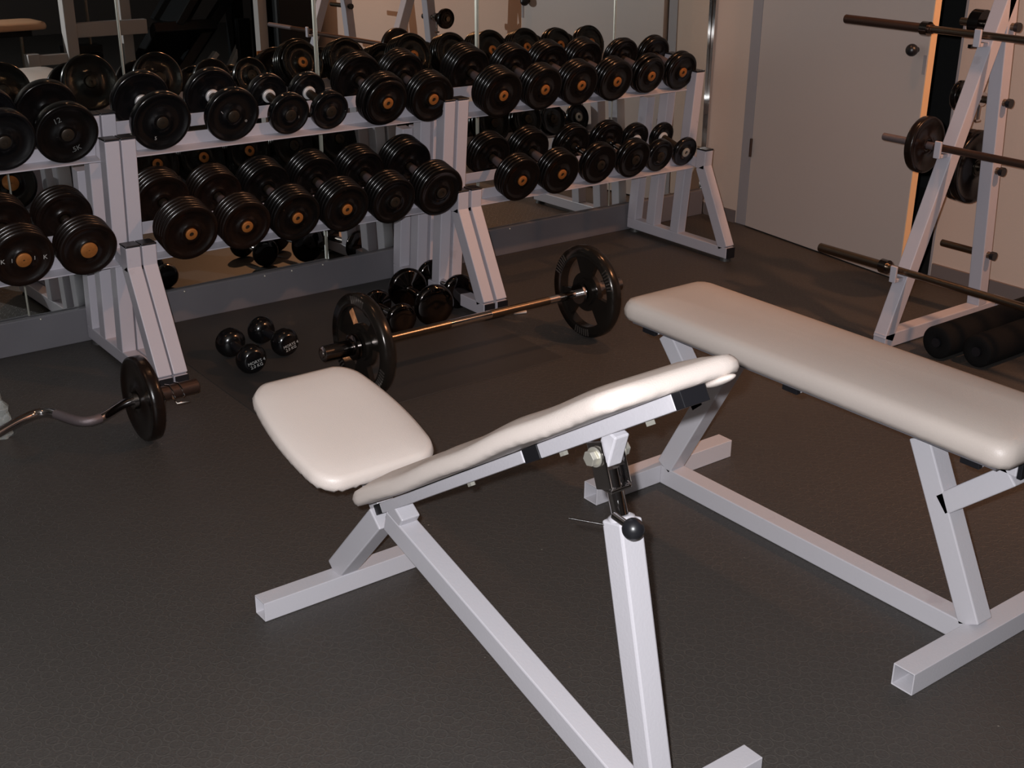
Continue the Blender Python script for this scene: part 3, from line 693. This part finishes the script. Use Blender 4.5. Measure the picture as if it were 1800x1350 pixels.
# ------------------------------------------------------------ barbell stand by the wall
st = thing('barbell_stand', 'grey A-frame barbell stand against the right wall', 'rack', (3.75, 2.0, 0))
def fpost(z): return 3.392 + (z / 1.20) * .455
for yc in (2.405, 1.60):
    G().tube((3.40, yc, .028), (4.10, yc, .028), .050, .050, (0, 1, 0)).go('foot_bar', 'paint_wall', st, .003) if 'paint_wall' in MAT else G().tube((3.40, yc, .028), (4.10, yc, .028), .050, .050, (0, 1, 0)).go('foot_bar', 'rack_paint', st, .003)
    G().tube((fpost(0.0) + .028, yc, .03), (fpost(1.30) + .028, yc, 1.30), .050, .050, (0, 1, 0)).go('front_post', 'rack_paint', st, .003)
    G().tube((3.955, yc, .05), (3.835, yc, 1.30), .050, .050, (0, 1, 0)).go('back_post', 'rack_paint', st, .003)
    for z in (.262, .66, 1.007):
        x = fpost(z) - .012
        g = G()
        g.box(x - .048, x + .012, yc - .012, yc + .012, z - .034, z - .022); g.box(x - .052, x - .042, yc - .012, yc + .012, z - .034, z + .022)
        g.go('bar_hook', 'rack_paint', st, .002)
    for z in (.243, .548, .782, 1.03):
        xb = 3.955 - .12 * (z - .05) / 1.25
        if yc > 2: G().cyl((xb, yc - .04, z), (xb, yc + .165, z), .0125).go('storage_peg', 'steel', st)
        else: G().cyl((xb, yc - .165, z), (xb, yc + .04, z), .0125).go('storage_peg', 'steel', st)
        ye = yc - .045 if yc > 2 else yc + .045
        G().cyl((xb, ye - .008, z), (xb, ye + .006, z), .0155).go('peg_cap', 'plastic', st)
G().tube((4.06, 1.625, .028), (4.06, 2.38, .028), .050, .050).go('rear_crossbar', 'rack_paint', st, .003)
# the three bars
def bar(z, x, y0, y1, r_s, r_b, label, ms, mb, collar_y=None, sleeve_to=None):
    t = thing('barbell', label, 'barbell', (x, (y0 + y1) / 2, z), 'barbells on the stand')
    ys = sleeve_to
    G().cyl((x, y0 + .02, z), (x, ys, z), r_b).go('bar_shaft', mb, t)
    G().cyl((x, ys, z), (x, y1, z), r_s).go('sleeve', ms, t)
    yo = y0 - (y1 - ys) + .35
    G().cyl((x, y0 - .25, z), (x, y0 + .02, z), r_s).go('sleeve', ms, t)
    if collar_y:
        g = G(); g.cyl((x, collar_y - .012, z), (x, collar_y + .016, z), r_s + .008)
        g.go('collar', 'dark_chrome', t)
    return t
bar(1.007, fpost(1.007) - .0245, 1.35, 2.965, .0155, .0125, 'long thick barbell on the top hooks of the stand', 'old_steel', 'steel', 2.625, 2.60)
t2 = bar(.655, fpost(.655) - .024, 1.35, 2.645, .0125, .0125, 'rusty brown thin barbell with a round black plate, on the middle hooks', 'handle', 'old_steel', None, 2.44)
o = bpy.data.objects.new('weight_plate', plate_mesh(.094, .030, 'disc', 'iron_brown')); COL.objects.link(o); o.parent = t2; o.location = (0, 2.465 - (1.35 + 2.645) / 2, 0)
bar(.262, fpost(.262) - .0245, 1.35, 2.745, .0160, .0125, 'steel barbell with a ribbed sleeve on the lowest hooks', 'steel', 'steel', 2.465, 2.45)
# weights on the pegs
def disc_thing(x, y, z, r, t_, label):
    t = thing('weight_plate_disc', label, 'weight plate', (x, y, z), 'plates hung on the stand')
    o = bpy.data.objects.new('plate_body', plate_mesh(r, t_, 'disc', 'iron')); COL.objects.link(o); o.parent = t
    G().lathe((x, y + t_ / 2, z), (0, 1, 0), [(-t_ / 2 - .002, .013), (-t_ / 2 - .002, .024), (t_ / 2 + .002, .024), (t_ / 2 + .002, .013)], 24).go('hub_ring', 'hub', t)
    return t
xp = 3.955 - .12 * (.548 - .05) / 1.25
disc_thing(xp, 2.453, .548 - .003, .128, .034, 'large black weight plate on the stand, front one behind the slanted post')
disc_thing(xp, 2.490, .548 - .003, .126, .030, 'black weight plate on the same peg, directly behind the large one')
xt = 3.955 - .12 * (.782 - .05) / 1.25
cl = G()
cl.lathe((xt, 2.47, .782), (0, 1, 0), [(-.011, .013), (-.011, .024), (.011, .024), (.011, .013)], 20)
cl.cyl((xt, 2.47, .760), (xt, 2.47, .712), .0045); cl.cyl((xt - .012, 2.47, .708), (xt + .012, 2.47, .708), .005)
tag(cl.go('spring_collar', 'chrome'), 'small chrome screw collar on the upper peg of the stand', 'collar')
disc_thing(xt, 2.535, .782, .052, .022, 'small black weight plate on the upper peg of the stand')
xq = 3.955 - .12 * (1.03 - .05) / 1.25
cl = G(); cl.lathe((xq, 2.50, 1.03), (0, 1, 0), [(-.02, .014), (-.02, .045), (.02, .045), (.02, .014)], 28)
cl.cyl((xq, 2.50, .995), (xq, 2.50, .955), .010); cl.tube((xq - .04, 2.50, .957), (xq + .03, 2.50, .953), .012, .012, (0, 1, 0))
tag(cl.go('bar_clamp', 'iron'), 'black clamp collar hanging on the top peg of the stand', 'clamp')

# foam rollers on the floor
for (xa, xb, y, r, lab) in ((3.475, 4.03, 2.235, .056, 'black foam roller lying next to the foot of the barbell stand'), (3.515, 4.08, 2.110, .054, 'black foam roller in front of the other one, nearer the flat bench')):
    t = thing('foam_roller', lab, 'foam roller', ((xa + xb) / 2, y, 0), 'foam rollers by the stand')
    G().lathe((xa, y, r), (1, 0, 0), [(.004, .016), (0, .020), (0, r - .006), (.006, r), (xb - xa - .006, r), (xb - xa, r - .006), (xb - xa, .020), (xb - xa - .004, .016)], 36).go('foam_sleeve', 'foam', t)
    G().cyl((xa - .004, y, r), (xb + .004, y, r), .016).go('core_tube', 'plastic', t)

# ------------------------------------------------------------ equipment behind the camera, seen in the mirrors
class GS(G):      # the same, moved as one block
    OFF = Vector((.13, 0, .05))
    def go(s, *a, **k):
        s.v = [Vector((v.x + s.OFF.x, v.y, v.z + s.OFF.z if v.z > .12 else v.z)) for v in s.v]
        return G.go(s, *a, **k)
cm = thing('cable_machine', 'pale steel cable machine seen in the mirror at the upper left', 'machine', (2.5, .45, 0))
for x, y, z1 in ((2.52, .45, 2.1), (2.96, .20, 2.1), (2.28, .45, .46)):
    GS().tube((x, y, 0), (x, y, z1), .07, .07).go('upright', 'machine_white', cm, .004)
GS().tube((2.55, .45, .575), (2.99, .45, .575), .085, .05, (0, 0, 1)).go('cross_tube', 'machine_white', cm, .004)
GS().tube((2.28, .45, .42), (2.49, .45, .42), .06, .05, (0, 0, 1)).go('cross_tube', 'machine_white', cm, .004)
GS().tube((2.2, .45, .03), (3.0, .45, .03), .07, .05, (0, 0, 1)).go('floor_tube', 'machine_white', cm, .004)
GS().tube((2.96, .20, .03), (2.96, .45, .03), .07, .05).go('floor_tube', 'machine_white', cm, .004)
for k in range(8): GS().box(2.57, 2.80, .10, .22, .06 + k * .05, .105 + k * .05).go('weight_block', 'machine_black', cm, .003)
for x in (2.62, 2.75): GS().cyl((x, .16, 0), (x, .16, 2.0), .010).go('guide_rod', 'steel', cm)
GS().tube((2.52, .16, 2.03), (2.96, .16, 2.03), .06, .05, (0, 0, 1)).go('cross_tube', 'machine_white', cm, .004)

tb = thing('padded_table', 'padded bench, top coloured for warm light, seen in the mirror at the far upper left', 'bench', (2.1, .25, 0))
GS().tube((1.75, .25, .56), (2.36, .25, .56), .05, .04, (0, 1, 0)).go('top_rail', 'machine_black', tb, .002)
pad('pad', 'warm_lit_pad', tb, Matrix.Translation((2.20, .25, .635)) @ Matrix.Rotation(R(90), 4, 'Z'), .70, .30, .045, corner=.05, puff=.006)
for x in (1.85, 2.14, 2.30): GS().cyl((x, .25, 0), (x, .25, .56), .012).go('leg', 'steel', tb)

class GL(GS):
    OFF = Vector((.10, -.20, 0))
lp = thing('leg_press', 'black leg press with a slanted sled seen in the mirror, upper left', 'machine', (3.35, .2, 0))
GL().tube((3.12, .2, .32), (3.95, .0, 1.25), .10, .12).go('sled_rail', 'machine_black', lp, .004)
rl = GL().tube((3.12, .5, .26), (4.00, .3, 1.15), .06, .09).go('sled_rail', 'machine_black', lp, .004)
GL().tube((3.26, .1, .35), (3.26, .5, .62), .42, .07, (1, 0, 0)).go('seat_back', 'machine_black', lp, .01)
GL().tube((3.10, .2, .06), (3.9, .2, .06), .10, .10, (0, 1, 0)).go('base_beam', 'machine_black', lp, .004)
GL().tube((3.80, .1, .06), (3.80, .1, 1.10), .09, .09).go('upright', 'machine_black', lp, .004)
GL().tube((3.22, .3, .62), (3.42, .3, .88), .40, .05, (0, 1, 0)).go('foot_plate', 'machine_black', lp, .005)
GL().tube((3.30, .52, .30), (3.44, .52, .44), .05, .03, (0, 1, 0)).go('steel_guide', 'machine_white', lp, .002)
GL().tube((3.44, .52, .20), (3.62, .52, .50), .05, .03, (0, 1, 0)).go('steel_guide', 'machine_white', lp, .002)
GL().tube((3.62, .55, .10), (3.62, .55, .64), .09, .05, (1, 0, 0)).go('weight_guard', 'machine_black', lp, .005)
tm = thing('stack_machine', 'tall black weight stack machine with a pale column, seen in the mirror', 'machine', (3.9, .75, 0))
G().tube((3.72, .80, 0), (3.72, .80, 1.6), .06, .06).go('column', 'machine_white', tm, .003)
G().box(3.78, 4.05, .55, .90, 0, 1.7).go('stack_housing', 'machine_black', tm, .02)
G().tube((3.62, .80, .36), (3.74, .80, .36), .05, .05, (0, 0, 1)).go('side_arm', 'machine_white', tm, .003)
G().box(3.66, 3.70, .83, .84, .38, .47).go('warning_sticker', 'washer', tm)
